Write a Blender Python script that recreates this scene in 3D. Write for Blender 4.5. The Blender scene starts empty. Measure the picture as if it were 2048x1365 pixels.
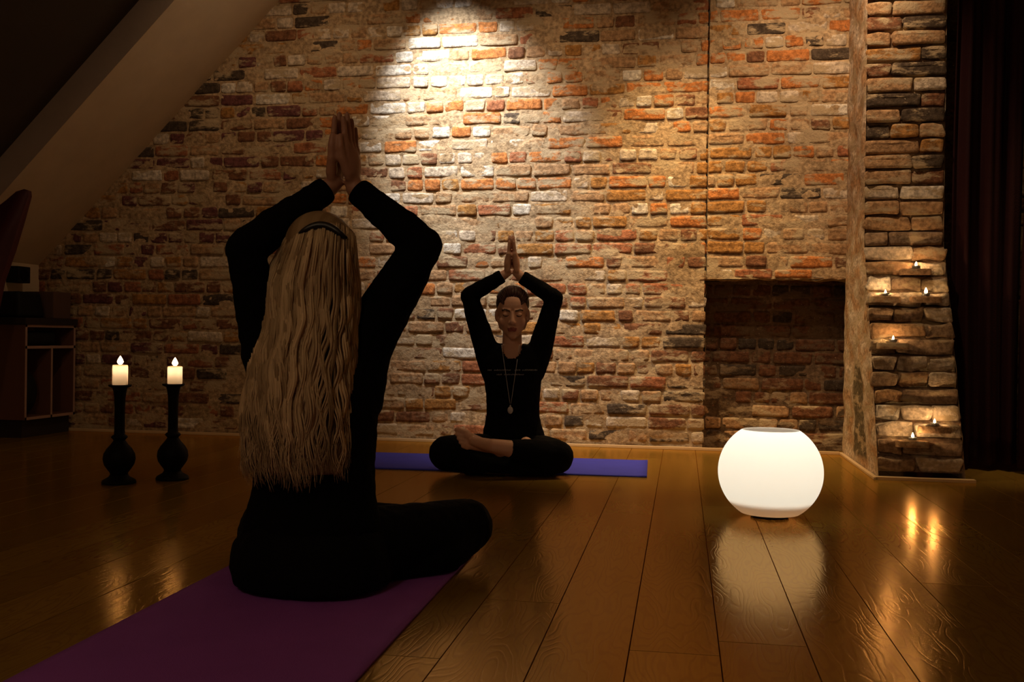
import bpy, bmesh, math, random
from mathutils import Vector, Matrix, noise
random.seed(7)
sc = bpy.context.scene
COL = sc.collection

# ------------------------------------------------------------------ camera
FPX = 1991.0                      # 35 mm lens on a 36 mm wide frame, 2048 px
YAW, ROLL, PITCH, EYE = math.atan(340 / FPX), 0.013, 6.5 / FPX, 0.62
Fw = Vector((-math.sin(YAW) * math.cos(PITCH), math.cos(YAW) * math.cos(PITCH), -math.sin(PITCH)))
R0 = Vector((math.cos(YAW), math.sin(YAW), 0)); U0 = R0.cross(Fw)
Rt = R0 * math.cos(ROLL) + U0 * math.sin(ROLL)
Up = U0 * math.cos(ROLL) - R0 * math.sin(ROLL)
EYEP = Vector((0, 0, EYE))
cam_d = bpy.data.cameras.new('camera'); cam = bpy.data.objects.new('camera', cam_d); COL.objects.link(cam)
cam_d.sensor_width = 36; cam_d.lens = 36 * FPX / 2048; cam_d.clip_start = .05
M = Matrix.Identity(4)
for i in range(3):
    M[i][0] = Rt[i]; M[i][1] = Up[i]; M[i][2] = -Fw[i]; M[i][3] = EYEP[i]
cam.matrix_world = M
sc.camera = cam
def ray(u, v): return Fw + Rt * ((u - 1024) / FPX) - Up * ((v - 682.5) / FPX)
def D(u, v, d): return EYEP + ray(u, v) * d                       # at distance d along the view
def atY(u, v, y): q = ray(u, v); return EYEP + q * (y / q.y)
def atX(u, v, x): q = ray(u, v); return EYEP + q * (x / q.x)

# ------------------------------------------------------------------ light
w = bpy.data.worlds.new('world'); sc.world = w; w.use_nodes = True
w.node_tree.nodes['Background'].inputs[0].default_value = (1.0, .62, .32, 1)
w.node_tree.nodes['Background'].inputs[1].default_value = .018
sc.view_settings.view_transform = 'Standard'; sc.view_settings.look = 'None'
sc.view_settings.exposure = 0; sc.view_settings.gamma = 1; sc.view_settings.use_curve_mapping = False
def spot(name, loc, aim, watts, color, angle, blend=1, size=.03):
    d = bpy.data.lights.new(name, 'SPOT'); o = bpy.data.objects.new(name, d); COL.objects.link(o)
    d.energy = watts; d.color = color; d.spot_size = math.radians(angle); d.spot_blend = blend; d.shadow_soft_size = size
    o.location = loc; o.rotation_euler = (Vector(aim) - Vector(loc)).to_track_quat('-Z', 'Y').to_euler()
    return o
def point(name, loc, watts, color, size=.01, parent=None):
    d = bpy.data.lights.new(name, 'POINT'); o = bpy.data.objects.new(name, d); COL.objects.link(o)
    d.energy = watts; d.color = color; d.shadow_soft_size = size; o.location = loc
    if parent: o.parent = parent
    return o
spot('ceiling_spot', (-1.58, 4.95, 3.04), (-1.23, 5.73, 1.80), 370, (.94, .97, 1.0), 54, 1)
spot('ceiling_spot', (-0.75, 4.25, 3.05), (-0.70, 5.73, 1.12), 70, (1.0, .68, .40), 78)
spot('ceiling_spot', (.62, 4.55, 3.05), (.60, 5.73, 1.5), 108, (1.0, .69, .42), 78)
spot('ceiling_spot', (1.60, 4.80, 3.05), (1.72, 5.0, 0), 130, (1.0, .68, .34), 26)
spot('ceiling_spot', (-.20, 5.15, 3.05), (.05, 5.42, 0), 300, (1.0, .69, .33), 60)
spot('ceiling_spot', (-1.80, 4.45, 3.04), (-2.25, 5.73, 1.35), 30, (1.0, .68, .40), 90)
point('fill_light', (-1.2, -.9, 2.5), 30, (1.0, .72, .45), .25)  # unseen fill added behind the camera to lift hair, mats and foreground

# ------------------------------------------------------------------ materials
def mat(name, color=(.5, .5, .5), rough=.6, metal=0, spec=.5, bump=None, emit=None, coat=0):
    m = bpy.data.materials.new(name); m.use_nodes = True
    nt = m.node_tree; b = nt.nodes['Principled BSDF']
    b.inputs['Base Color'].default_value = (*color, 1); b.inputs['Roughness'].default_value = rough
    b.inputs['Metallic'].default_value = metal; b.inputs['Specular IOR Level'].default_value = spec
    b.inputs['Coat Weight'].default_value = coat
    if emit:
        b.inputs['Emission Color'].default_value = (*emit[:3], 1); b.inputs['Emission Strength'].default_value = emit[3]
    tc = nt.nodes.new('ShaderNodeTexCoord'); n = nt.nodes.new('ShaderNodeTexNoise')
    sc_, st = bump if bump else (60, .08)
    n.inputs['Scale'].default_value = sc_; n.inputs['Detail'].default_value = 5
    nt.links.new(tc.outputs['Object'], n.inputs['Vector'])
    bp = nt.nodes.new('ShaderNodeBump'); bp.inputs['Strength'].default_value = st; bp.inputs['Distance'].default_value = .01
    nt.links.new(n.outputs['Fac'], bp.inputs['Height']); nt.links.new(bp.outputs['Normal'], b.inputs['Normal'])
    # slight procedural colour variation
    mx = nt.nodes.new('ShaderNodeMix'); mx.data_type = 'RGBA'
    mx.inputs[6].default_value = (*[c * .86 for c in color], 1); mx.inputs[7].default_value = (*[min(1, c * 1.12) for c in color], 1)
    n2 = nt.nodes.new('ShaderNodeTexNoise'); n2.inputs['Scale'].default_value = 7; n2.inputs['Detail'].default_value = 4
    nt.links.new(tc.outputs['Object'], n2.inputs['Vector']); nt.links.new(n2.outputs['Fac'], mx.inputs[0])
    nt.links.new(mx.outputs[2], b.inputs['Base Color'])
    return m
def brick_material():
    m = bpy.data.materials.new('old_brick'); m.use_nodes = True
    nt = m.node_tree; L = nt.links; N = nt.nodes; b = N['Principled BSDF']
    at = N.new('ShaderNodeAttribute'); at.attribute_name = 'tone'
    g = N.new('ShaderNodeNewGeometry')
    def nz(scale, detail, rough=.6):
        n = N.new('ShaderNodeTexNoise'); n.inputs['Scale'].default_value = scale; n.inputs['Detail'].default_value = detail
        n.inputs['Roughness'].default_value = rough; L.new(g.outputs['Position'], n.inputs['Vector']); return n.outputs['Fac']
    def ramp(src, a, c):
        r = N.new('ShaderNodeMapRange'); r.interpolation_type = 'SMOOTHSTEP'
        r.inputs[1].default_value = a; r.inputs[2].default_value = c; L.new(src, r.inputs[0]); return r.outputs[0]
    def mix(f, A, B, bl='MIX'):
        x = N.new('ShaderNodeMix'); x.data_type = 'RGBA'; x.blend_type = bl
        for s, v in ((x.inputs[0], f), (x.inputs[6], A), (x.inputs[7], B)):
            if isinstance(v, tuple): s.default_value = (*v, 1)
            elif isinstance(v, float): s.default_value = v
            else: L.new(v, s)
        return x.outputs[2]
    # mottled brick, with lime wash and mortar smears that lie across bricks and joints alike
    v1 = ramp(nz(45, 6), .30, .72)
    c = mix(v1, (.55, .50, .46), (1.3, 1.25, 1.2)); c = mix(1.0, at.outputs['Color'], c, 'MULTIPLY')
    mp = N.new('ShaderNodeMapping'); mp.inputs['Scale'].default_value = (5.5, 5.5, 15); L.new(g.outputs['Position'], mp.inputs[0])
    sm = N.new('ShaderNodeTexNoise'); sm.inputs['Scale'].default_value = 1.0; sm.inputs['Detail'].default_value = 9; sm.inputs['Roughness'].default_value = .68
    L.new(mp.outputs[0], sm.inputs['Vector'])
    wt = N.new('ShaderNodeMix'); wt.data_type = 'RGBA'; wt.inputs[6].default_value = (.10, .062, .036, 1); wt.inputs[7].default_value = (.47, .345, .205, 1); L.new(at.outputs['Alpha'], wt.inputs[0])  # low alpha: dark wash for the niche's soot and painted shade
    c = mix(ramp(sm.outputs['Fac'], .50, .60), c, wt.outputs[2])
    c = mix(ramp(nz(26, 8, .7), .64, .74), c, (.16, .10, .06))
    c = mix(ramp(nz(120, 3), .66, .80), c, (.75, .66, .52))
    L.new(c, b.inputs['Base Color']); b.inputs['Roughness'].default_value = .93; b.inputs['Specular IOR Level'].default_value = .2
    bp = N.new('ShaderNodeBump'); bp.inputs['Strength'].default_value = .9; bp.inputs['Distance'].default_value = .012
    L.new(nz(38, 9, .68), bp.inputs['Height']); L.new(bp.outputs['Normal'], b.inputs['Normal'])
    return m
def wood_floor_material():
    m = bpy.data.materials.new('oiled_oak'); m.use_nodes = True
    nt = m.node_tree; L = nt.links; N = nt.nodes; b = N['Principled BSDF']
    at = N.new('ShaderNodeAttribute'); at.attribute_name = 'tone'
    sp = N.new('ShaderNodeSeparateColor'); L.new(at.outputs['Color'], sp.inputs[0])
    tc = N.new('ShaderNodeTexCoord')
    cb = N.new('ShaderNodeCombineXYZ'); 
    mu = N.new('ShaderNodeMath'); mu.operation = 'MULTIPLY'; mu.inputs[1].default_value = 40; L.new(sp.outputs[1], mu.inputs[0]); L.new(mu.outputs[0], cb.inputs[2]); L.new(mu.outputs[0], cb.inputs[1])
    ad = N.new('ShaderNodeVectorMath'); L.new(tc.outputs['Object'], ad.inputs[0]); L.new(cb.outputs[0], ad.inputs[1])
    mp = N.new('ShaderNodeMapping'); mp.inputs['Scale'].default_value = (5.2, 1.0, 1); L.new(ad.outputs[0], mp.inputs[0])
    # cathedral grain: contour lines of a stretched noise
    n1 = N.new('ShaderNodeTexNoise'); n1.inputs['Scale'].default_value = 1.5; n1.inputs['Detail'].default_value = 2.5; n1.inputs['Roughness'].default_value = .5; L.new(mp.outputs[0], n1.inputs['Vector'])
    k = N.new('ShaderNodeMath'); k.operation = 'MULTIPLY'; k.inputs[1].default_value = 150; L.new(n1.outputs['Fac'], k.inputs[0])
    si = N.new('ShaderNodeMath'); si.operation = 'SINE'; L.new(k.outputs[0], si.inputs[0])
    rg = N.new('ShaderNodeMapRange'); rg.inputs[1].default_value = .2; rg.inputs[2].default_value = 1; L.new(si.outputs[0], rg.inputs[0])
    mp2 = N.new('ShaderNodeMapping'); mp2.inputs['Scale'].default_value = (120, 5, 1); L.new(ad.outputs[0], mp2.inputs[0])
    n2 = N.new('ShaderNodeTexNoise'); n2.inputs['Scale'].default_value = 1; n2.inputs['Detail'].default_value = 4; L.new(mp2.outputs[0], n2.inputs['Vector'])
    n3 = N.new('ShaderNodeTexNoise'); n3.inputs['Scale'].default_value = 1.3; n3.inputs['Detail'].default_value = 3; L.new(mp.outputs[0], n3.inputs['Vector'])
    def mix(f, A, B):
        x = N.new('ShaderNodeMix'); x.data_type = 'RGBA'
        for s, v in ((x.inputs[0], f), (x.inputs[6], A), (x.inputs[7], B)):
            if isinstance(v, tuple): s.default_value = (*v, 1)
            elif isinstance(v, float): s.default_value = v
            else: L.new(v, s)
        return x.outputs[2]
    c = mix(sp.outputs[0], (.215, .130, .019), (.31, .195, .032))
    f3 = N.new('ShaderNodeMath'); f3.operation = 'MULTIPLY'; f3.inputs[1].default_value = .5; L.new(n3.outputs['Fac'], f3.inputs[0])
    c = mix(f3.outputs[0], c, (.17, .095, .015))
    f1 = N.new('ShaderNodeMath'); f1.operation = 'MULTIPLY'; f1.inputs[1].default_value = .38; L.new(rg.outputs[0], f1.inputs[0])
    c = mix(f1.outputs[0], c, (.15, .07, .02))
    f2 = N.new('ShaderNodeMapRange'); f2.inputs[1].default_value = .5; f2.inputs[2].default_value = .75; f2.inputs[4].default_value = .45; L.new(n2.outputs['Fac'], f2.inputs[0])
    c = mix(f2.outputs[0], c, (.18, .085, .025))
    vo = N.new('ShaderNodeTexVoronoi'); vo.inputs['Scale'].default_value = .55; L.new(mp.outputs[0], vo.inputs['Vector'])
    kn = N.new('ShaderNodeMapRange'); kn.inputs[1].default_value = .03; kn.inputs[2].default_value = .07; kn.inputs[3].default_value = .8; kn.inputs[4].default_value = 0; L.new(vo.outputs['Distance'], kn.inputs[0])
    c = mix(kn.outputs[0], c, (.06, .03, .012))
    L.new(c, b.inputs['Base Color'])
    ro = N.new('ShaderNodeMapRange'); ro.inputs[3].default_value = .14; ro.inputs[4].default_value = .22; L.new(n3.outputs['Fac'], ro.inputs[0]); L.new(ro.outputs[0], b.inputs['Roughness'])
    b.inputs['Specular IOR Level'].default_value = 0
    h = N.new('ShaderNodeMath'); h.operation = 'ADD'; L.new(rg.outputs[0], h.inputs[0]); L.new(n2.outputs['Fac'], h.inputs[1])
    bp = N.new('ShaderNodeBump'); bp.inputs['Strength'].default_value = .16; bp.inputs['Distance'].default_value = .0008; bp.invert = True
    L.new(h.outputs[0], bp.inputs['Height']); L.new(bp.outputs['Normal'], b.inputs['Normal'])
    gl = N.new('ShaderNodeBsdfGlossy'); gl.inputs['Color'].default_value = (1.0, .62, .27, 1); L.new(ro.outputs[0], gl.inputs['Roughness']); L.new(bp.outputs['Normal'], gl.inputs['Normal'])
    fr = N.new('ShaderNodeFresnel'); fr.inputs[0].default_value = 1.52
    ms = N.new('ShaderNodeMixShader'); L.new(fr.outputs[0], ms.inputs[0]); L.new(b.outputs[0], ms.inputs[1]); L.new(gl.outputs[0], ms.inputs[2])
    L.new(ms.outputs[0], N['Material Output'].inputs[0])
    return m
MT = dict(
    brick=brick_material(), floor=wood_floor_material(),
    plaster=mat('warm_white_plaster', (.62, .50, .34), .8, bump=(30, .1)), reveal=mat('window_reveal_paint', (.42, .32, .25), .7),
    blind=mat('dark_roller_blind', (.05, .035, .02), .9), trim=mat('pale_wood_strip', (.62, .42, .22), .4),
    black_cloth=mat('black_jersey', (.004, .004, .0045), .95, spec=.06, bump=(90, .25)), black_trouser=mat('black_stretch_cotton', (.0045, .0045, .0055), .9, spec=.08, bump=(120, .2)),
    curtain=mat('dark_maroon_velvet', (.022, .0024, .003), .8, spec=.2, bump=(150, .2)),
    purple=mat('purple_foam', (.28, .075, .40), .85, spec=.2, bump=(400, .3)), blue=mat('violet_blue_foam', (.055, .060, .60), .8, spec=.2, bump=(400, .3)),
    iron=mat('black_turned_wood', (.0025, .002, .002), .6, spec=.12), wick=mat('burnt_wick', (.01, .01, .01), .9),
    walnut=mat('red_brown_veneer', (.14, .055, .03), .5, bump=(20, .1)), edge=mat('light_edge_banding', (.38, .24, .19), .5), plinth=mat('dark_plinth', (.015, .007, .006), .7),
    black=mat('black_plastic', (.008, .008, .009), .6, spec=.2), boxbrown=mat('brown_cardboard', (.09, .045, .03), .8), maroon=mat('dark_maroon_leather', (.075, .012, .016), .6),
    tin=mat('aluminium_cup', (.5, .5, .5), .35, metal=1), clip=mat('black_hair_comb', (.006, .004, .004), .4), silver=mat('dull_silver', (.50, .47, .47), .5, metal=.3), ink=mat('pale_shirt_print', (.62, .58, .58), .8),
    cup=mat('white_lamp_foot', (.7, .6, .5), .5))
def flame_mat():
    m = bpy.data.materials.new('candle_flame'); m.use_nodes = True; nt = m.node_tree; nt.nodes.clear()
    e = nt.nodes.new('ShaderNodeEmission'); e.inputs[0].default_value = (1, .62, .26, 1); e.inputs[1].default_value = 22
    o = nt.nodes.new('ShaderNodeOutputMaterial'); nt.links.new(e.outputs[0], o.inputs[0]); return m
MT['flame'] = flame_mat()
def translucent(name, color, share, emit=None, gloss=.06, sss=False):
    m = bpy.data.materials.new(name); m.use_nodes = True; nt = m.node_tree; nt.nodes.clear(); L = nt.links
    d = nt.nodes.new('ShaderNodeBsdfDiffuse'); d.inputs[0].default_value = (*color, 1)
    t = nt.nodes.new('ShaderNodeBsdfTranslucent'); t.inputs[0].default_value = (*color, 1)
    x = nt.nodes.new('ShaderNodeMixShader'); x.inputs[0].default_value = share; L.new(d.outputs[0], x.inputs[1]); L.new(t.outputs[0], x.inputs[2])
    g = nt.nodes.new('ShaderNodeBsdfGlossy'); g.inputs[1].default_value = .3
    y = nt.nodes.new('ShaderNodeMixShader'); y.inputs[0].default_value = gloss; L.new(x.outputs[0], y.inputs[1]); L.new(g.outputs[0], y.inputs[2])
    out = y
    if emit:
        e = nt.nodes.new('ShaderNodeEmission'); e.inputs[0].default_value = (*emit[:3], 1); e.inputs[1].default_value = emit[3]
        a = nt.nodes.new('ShaderNodeAddShader'); L.new(y.outputs[0], a.inputs[0]); L.new(e.outputs[0], a.inputs[1]); out = a
    o = nt.nodes.new('ShaderNodeOutputMaterial'); L.new(out.outputs[0], o.inputs[0]); return m
MT['glass'] = translucent('opal_glass', (.97, .93, .84), .85, (1, .80, .58, .02))
MT['dish'] = translucent('added_amber_disc', (.80, .40, .15), .5)  # for the disc added inside the globe to warm its bottom
MT['wax'] = translucent('ivory_wax', (.95, .84, .66), .6)
def skin(name, c):
    m = mat(name, c, .5, spec=.35, bump=(180, .08)); b = m.node_tree.nodes['Principled BSDF']
    b.inputs['Subsurface Weight'].default_value = .12; b.inputs['Subsurface Radius'].default_value = (.012, .004, .002); b.inputs['Subsurface Scale'].default_value = .5
    return m
MT['skin'] = skin('light_skin', (.66, .38, .27)); MT['skin_back'] = skin('shaded_skin', (.42, .21, .14)); MT['lips'] = skin('lips', (.33, .10, .08)); MT['brow'] = mat('brown_brow', (.07, .035, .02), .8); MT['nail'] = skin('nails', (.55, .33, .26))  # skin_back is darkened: the dimmer light on her is put into the colour
def hair_mat(name, dark, light):
    m = bpy.data.materials.new(name); m.use_nodes = True; nt = m.node_tree; L = nt.links; N = nt.nodes; b = N['Principled BSDF']
    at = N.new('ShaderNodeAttribute'); at.attribute_name = 'tone'
    x = N.new('ShaderNodeMix'); x.data_type = 'RGBA'; x.inputs[6].default_value = (*dark, 1); x.inputs[7].default_value = (*light, 1)
    L.new(at.outputs['Fac'], x.inputs[0]); L.new(x.outputs[2], b.inputs['Base Color'])
    b.inputs['Roughness'].default_value = .55; b.inputs['Specular IOR Level'].default_value = .18
    return m
MT['blonde'] = hair_mat('ash_blonde_hair', (.20, .12, .055), (.82, .60, .36)); MT['brown_hair'] = hair_mat('dark_brown_hair', (.018, .007, .005), (.07, .026, .016))

# ------------------------------------------------------------------ object helpers
def link(name, me, m=None, parent=None, smooth=False):
    o = bpy.data.objects.new(name, me); COL.objects.link(o)
    if m is not None:
        for k in (m if isinstance(m, (list, tuple)) else [m]): me.materials.append(k)
    if smooth:
        for p in me.polygons: p.use_smooth = True
    if parent: o.parent = parent
    return o
def from_bm(name, bm, m, parent=None, smooth=False):
    bmesh.ops.recalc_face_normals(bm, faces=bm.faces)
    me = bpy.data.meshes.new(name); bm.to_mesh(me); bm.free()
    return link(name, me, m, parent, smooth)
def empty(name, loc, rz=0):
    o = bpy.data.objects.new(name, None); COL.objects.link(o); o.location = loc; o.rotation_euler = (0, 0, rz); o.empty_display_size = .05
    return o
def tag(o, label=None, cat=None, group=None, kind=None):
    for k, v in (('label', label), ('category', cat), ('group', group), ('kind', kind)):
        if v: o[k] = v
    return o
def box(bm, lo, hi, bevel=0):
    lo = Vector(lo); hi = Vector(hi)
    r = bmesh.ops.create_cube(bm, size=1, matrix=Matrix.Translation((lo + hi) / 2) @ Matrix.Diagonal((*(hi - lo), 1)))
    if bevel:
        es = {e for v in r['verts'] for e in v.link_edges}
        bmesh.ops.bevel(bm, geom=list(es), offset=bevel, segments=2, affect='EDGES', profile=.7)
def boxobj(name, lo, hi, m, parent=None, bevel=0):
    bm = bmesh.new(); box(bm, lo, hi, bevel); return from_bm(name, bm, m, parent)
def lathe(bm, prof, n=48, c=(0, 0, 0), closed_top=True):
    rings = []
    for r, z in prof:
        if r < 1e-6: rings.append([bm.verts.new((c[0], c[1], c[2] + z))])
        else: rings.append([bm.verts.new((c[0] + r * math.cos(2 * math.pi * i / n), c[1] + r * math.sin(2 * math.pi * i / n), c[2] + z)) for i in range(n)])
    for a, b in zip(rings, rings[1:]):
        for i in range(n):
            j = (i + 1) % n
            if len(a) == 1 and len(b) == 1: continue
            if len(a) == 1: bm.faces.new((a[0], b[i], b[j]))
            elif len(b) == 1: bm.faces.new((a[i], a[j], b[0]))
            else: bm.faces.new((a[i], a[j], b[j], b[i]))
def tube(bm, pts, rad, n=6):
    pts = [Vector(p) for p in pts]; rings = []; ref = None
    for i, p in enumerate(pts):
        t = (pts[min(i + 1, len(pts) - 1)] - pts[max(i - 1, 0)]).normalized()
        if ref is None: ref = t.orthogonal()
        ref = (ref - t * ref.dot(t)).normalized(); s = t.cross(ref)
        r = rad[i] if isinstance(rad, (list, tuple)) else rad
        rings.append([bm.verts.new(p + (ref * math.cos(a) + s * math.sin(a)) * r) for a in [2 * math.pi * k / n for k in range(n)]])
    for a, b in zip(rings, rings[1:]):
        for i in range(n): bm.faces.new((a[i], a[(i + 1) % n], b[(i + 1) % n], b[i]))
    bm.faces.new(rings[0][::-1]); bm.faces.new(rings[-1])

# ------------------------------------------------------------------ floor
def in_col(bm): return bm.loops.layers.float_color.new('tone')
bm = bmesh.new(); cl = in_col(bm); PW = .1776; x0 = .2595 - PW * 31
for i in range(58):
    xa = x0 + i * PW; y = -1.4 - random.random() * 1.8
    while y < 5.9:
        ln = random.uniform(1.6, 2.6); ya, yb = max(y, -1.4), min(y + ln, 5.95)
        if yb > ya + .02:
            t = (random.random() ** 1.2, random.random(), 0, 1); c_ = .0014
            P = [(xa, ya, -.004), (xa + PW, ya, -.004), (xa + PW, yb, -.004), (xa, yb, -.004)]
            Q = [(xa + c_, ya + c_, 0), (xa + PW - c_, ya + c_, 0), (xa + PW - c_, yb - c_, 0), (xa + c_, yb - c_, 0)]
            B = [(p[0], p[1], -.03) for p in P]
            vb, vp, vq = [[bm.verts.new(p) for p in s] for s in (B, P, Q)]
            fs = [bm.faces.new(vq), bm.faces.new(vb[::-1])]
            for k in range(4):
                fs.append(bm.faces.new((vp[k], vp[(k + 1) % 4], vq[(k + 1) % 4], vq[k]))); fs.append(bm.faces.new((vb[k], vb[(k + 1) % 4], vp[(k + 1) % 4], vp[k])))
            for f in fs:
                for l in f.loops: l[cl] = t
        y += ln
fl = from_bm('floor', bm, MT['floor']); tag(fl, 'wide amber oak floorboards running towards the brick wall', kind='structure')

# ------------------------------------------------------------------ brick work
ORANGE = (.52, .20, .06); RUST = (.36, .14, .065); AMBER = (.40, .20, .06); TAN = (.44, .27, .14); BROWN = (.22, .10, .05); DARK = (.09, .065, .045); PLUM = (.17, .065, .06); PALE = (.60, .50, .38); WHITE = (.72, .66, .56); MORTAR = (.47, .335, .195)
ROW = .0765
Z0 = atY(1100, 366, 5.73).z % ROW - ROW / 2            # lowest bed joint
special = {}
for c_, pts in ((ORANGE, '964,48 1131,47 1140,126 1119,150 1149,177 1081,205 900,207 732,208 1113,284 1195,287 1081,317 1228,343 1022,366 1110,366 852,369 964,365 811,23 1443,48 1439,77 1443,220 1523,20 820,185 1080,122 1440,105 700,155 740,95 1190,520 1110,230'),
                (AMBER, '1178,101 1198,177 1446,249 1440,300 1538,302 1439,326 1460,355 1440,420 1480,425 1440,480 870,62 1090,470 1160,440 1200,650 1150,650 1040,740 1500,505 1450,510 900,720 880,800'),
                (DARK, '1140,23 1134,75 1498,48 640,42 629,88 484,141 405,215 229,550 365,550 1630,70 1640,120 350,262 530,235 1600,390 1560,370 1020,230'),
                (PLUM, '462,266 343,321 264,398 277,497 560,225 420,470 600,270 250,720 330,850 430,690'),
                (WHITE, '1443,161 850,120 880,150 800,150 760,235 890,235 930,180 1050,235 740,290 880,290 960,140 990,185 850,95 900,95')):
    for s in pts.split():
        u, v = map(float, s.split(',')); special[(u, v)] = (atY(u, v, 5.73), c_)
def pick(X, z, zone):
    for k, (p, c_) in special.items():
        if abs(p.z - z) < ROW * .5 and zone != 'pillar' and abs(p.x - X) < .1: return c_
    n = noise.noise(Vector((X * 1.1, z * 1.1, 3.1))); r = random.random() + n * .25
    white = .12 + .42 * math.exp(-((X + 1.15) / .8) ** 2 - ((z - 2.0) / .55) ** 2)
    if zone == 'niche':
        k = min(1, max(0, (z - .22) / .35)); c_ = random.choice([BROWN, DARK, BROWN, TAN, TAN] if k < .6 else [BROWN, DARK, BROWN]); return tuple(v * (1 - .45 * k) for v in c_) + (1 - .95 * k,)  # soot plus the lip's shade, both put into the niche brick colours
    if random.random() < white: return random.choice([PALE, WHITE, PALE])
    if X < -2.3: tab = [BROWN, RUST, PLUM, TAN, BROWN, DARK, TAN, AMBER]
    elif zone == 'pillar': tab = [BROWN, TAN, TAN, BROWN, PALE, AMBER, DARK, TAN] if z > 1.15 else [TAN, PALE, (.36, .25, .16), TAN, PALE]
    elif z < .9: tab = [TAN, TAN, BROWN, AMBER, RUST, TAN, BROWN, DARK]
    else: tab = [RUST, ORANGE, TAN, TAN, AMBER, BROWN, TAN, PALE, RUST]
    return tab[int(abs(r) * 7.99) % len(tab)]
def add_brick(bm, cl, f, a0, a1, z0, z1, out, col, seed, rough=1.0):
    """one hand-made brick: an irregular rounded outline, worn edge and slightly hollow face; f(a, z, out) -> world"""
    N = 4; w_, h_ = a1 - a0, z1 - z0; cr = min(w_, h_) * .17
    ol = []
    for (cx, cz, s) in ((a0 + cr, z0 + cr, 180), (a1 - cr, z0 + cr, 270), (a1 - cr, z1 - cr, 0), (a0 + cr, z1 - cr, 90)):
        for k in range(3):
            t = math.radians(s + k * 45); ol.append((cx + cr * math.cos(t), cz + cr * math.sin(t)))
        # a point half way along the following long edge
        if s in (180, 0):
            nx = (a0 + a1) / 2; ol.append((nx, z0 if s == 180 else z1))
    cx, cz = (a0 + a1) / 2, (z0 + z1) / 2
    def ring(sc_, o, jit):
        vs = []
        for i, (a, z) in enumerate(ol):
            q = Vector((a * 9, z * 9, seed)); j = noise.noise_vector(q * 2.2) * jit * rough
            aa = cx + (a - cx) * (1 - (1 - sc_) * h_ / w_) + j.x; zz = cz + (z - cz) * sc_ + j.y * .7
            vs.append(bm.verts.new(f(aa, zz, o + j.z * .6)))
        return vs
    rs = [ring(1.03, -.03, .006), ring(1.0, out - .004, .009), ring(.93, out, .009), ring(.5, out - .001 + random.uniform(-.002, .002), .007)]
    fs = []
    for A, B in zip(rs, rs[1:]):
        n = len(A)
        for i in range(n): fs.append(bm.faces.new((A[i], A[(i + 1) % n], B[(i + 1) % n], B[i])))
    fs.append(bm.faces.new(rs[-1]))
    al = 1.0 if len(col) == 3 else col[3]
    for q in fs:
        q.smooth = True
        for l in q.loops: l[cl] = (*col[:3], al)
def mortar_sheet(bm, cl, f, a0, a1, z0, z1, step=.022, amp=.008, col=MORTAR):
    na = max(1, int((a1 - a0) / step)); nz_ = max(1, int((z1 - z0) / step)); g = []
    for j in range(nz_ + 1):
        row = []
        for i in range(na + 1):
            a = a0 + (a1 - a0) * i / na; z = z0 + (z1 - z0) * j / nz_
            n = noise.fractal(Vector((a * 7, z * 16, 1.7)), 1, 2, 4)
            row.append(bm.verts.new(f(a, z, .001 + amp * n)))
        g.append(row)
    for j in range(nz_):
        for i in range(na):
            q = bm.faces.new((g[j][i], g[j][i + 1], g[j + 1][i + 1], g[j + 1][i])); q.smooth = True
            k = noise.noise(Vector((a0 + i * .09, j * .09, 8))) * .12
            for l in q.loops: l[cl] = (col[0] + k, col[1] + k * .8, col[2] + k * .6, 1 if len(col) == 3 else (col[3] if l.vert.co.z > .4 else .6))
def courses(bm, cl, f, a_lo, a_hi, z_lo, z_hi, zone, keep=None, rough=1.0, depth=.0):
    z = Z0; k = 0
    while z < z_hi:
        zc = z + ROW / 2
        if zc > z_lo + .01:
            a = a_lo - random.random() * .2 if zone != 'pillar' else a_lo; hd = k % 2
            while a < a_hi - .03:
                L_ = random.uniform(.205, .245) if random.random() < (.25 if hd else .72) else random.uniform(.10, .125)
                j = random.uniform(.010, .018); b0, b1 = max(a + j / 2, a_lo), min(a + L_ - j / 2, a_hi)
                if a_hi - b1 < .05: b1 = a_hi - .004
                if b1 - b0 > .035 and (keep is None or keep((b0 + b1) / 2, zc)):
                    wob = .006 * noise.noise(Vector((b0 * 2, zc * 3, 5)))
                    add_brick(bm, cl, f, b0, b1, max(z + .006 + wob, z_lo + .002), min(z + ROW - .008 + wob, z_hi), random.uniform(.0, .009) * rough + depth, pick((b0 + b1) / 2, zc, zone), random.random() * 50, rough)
                a += L_
        z += ROW; k += 1
YW = 5.73
def ceil_z(x): return 1.045 + (x + 4.027) * (2.656 - 1.045) / (4.027 - 2.436)
bm = bmesh.new(); cl = in_col(bm)
fA = lambda a, z, o: Vector((a, YW - o, z))
fB = lambda a, z, o: Vector((a, YW - .022 - o, z))
fN = lambda a, z, o: Vector((a, YW + .155 - o, z))
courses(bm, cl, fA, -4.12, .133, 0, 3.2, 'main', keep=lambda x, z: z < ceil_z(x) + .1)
mortar_sheet(bm, cl, fA, -4.12, .12, 0, 3.2)
courses(bm, cl, fB, .133, .93, .97, 3.2, 'right'); mortar_sheet(bm, cl, fB, .13, .95, .965, 3.2)
courses(bm, cl, fN, .125, .93, 0, .985, 'niche'); mortar_sheet(bm, cl, fN, .12, .95, 0, .985, col=(.15, .10, .06, .08))  # niche mortar colour carries the same soot and painted shade
# beyond the pillar, behind the curtain
courses(bm, cl, fA, 1.22, 2.9, 0, 3.2, 'right'); mortar_sheet(bm, cl, fA, 1.2, 2.9, 0, 3.2)
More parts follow.
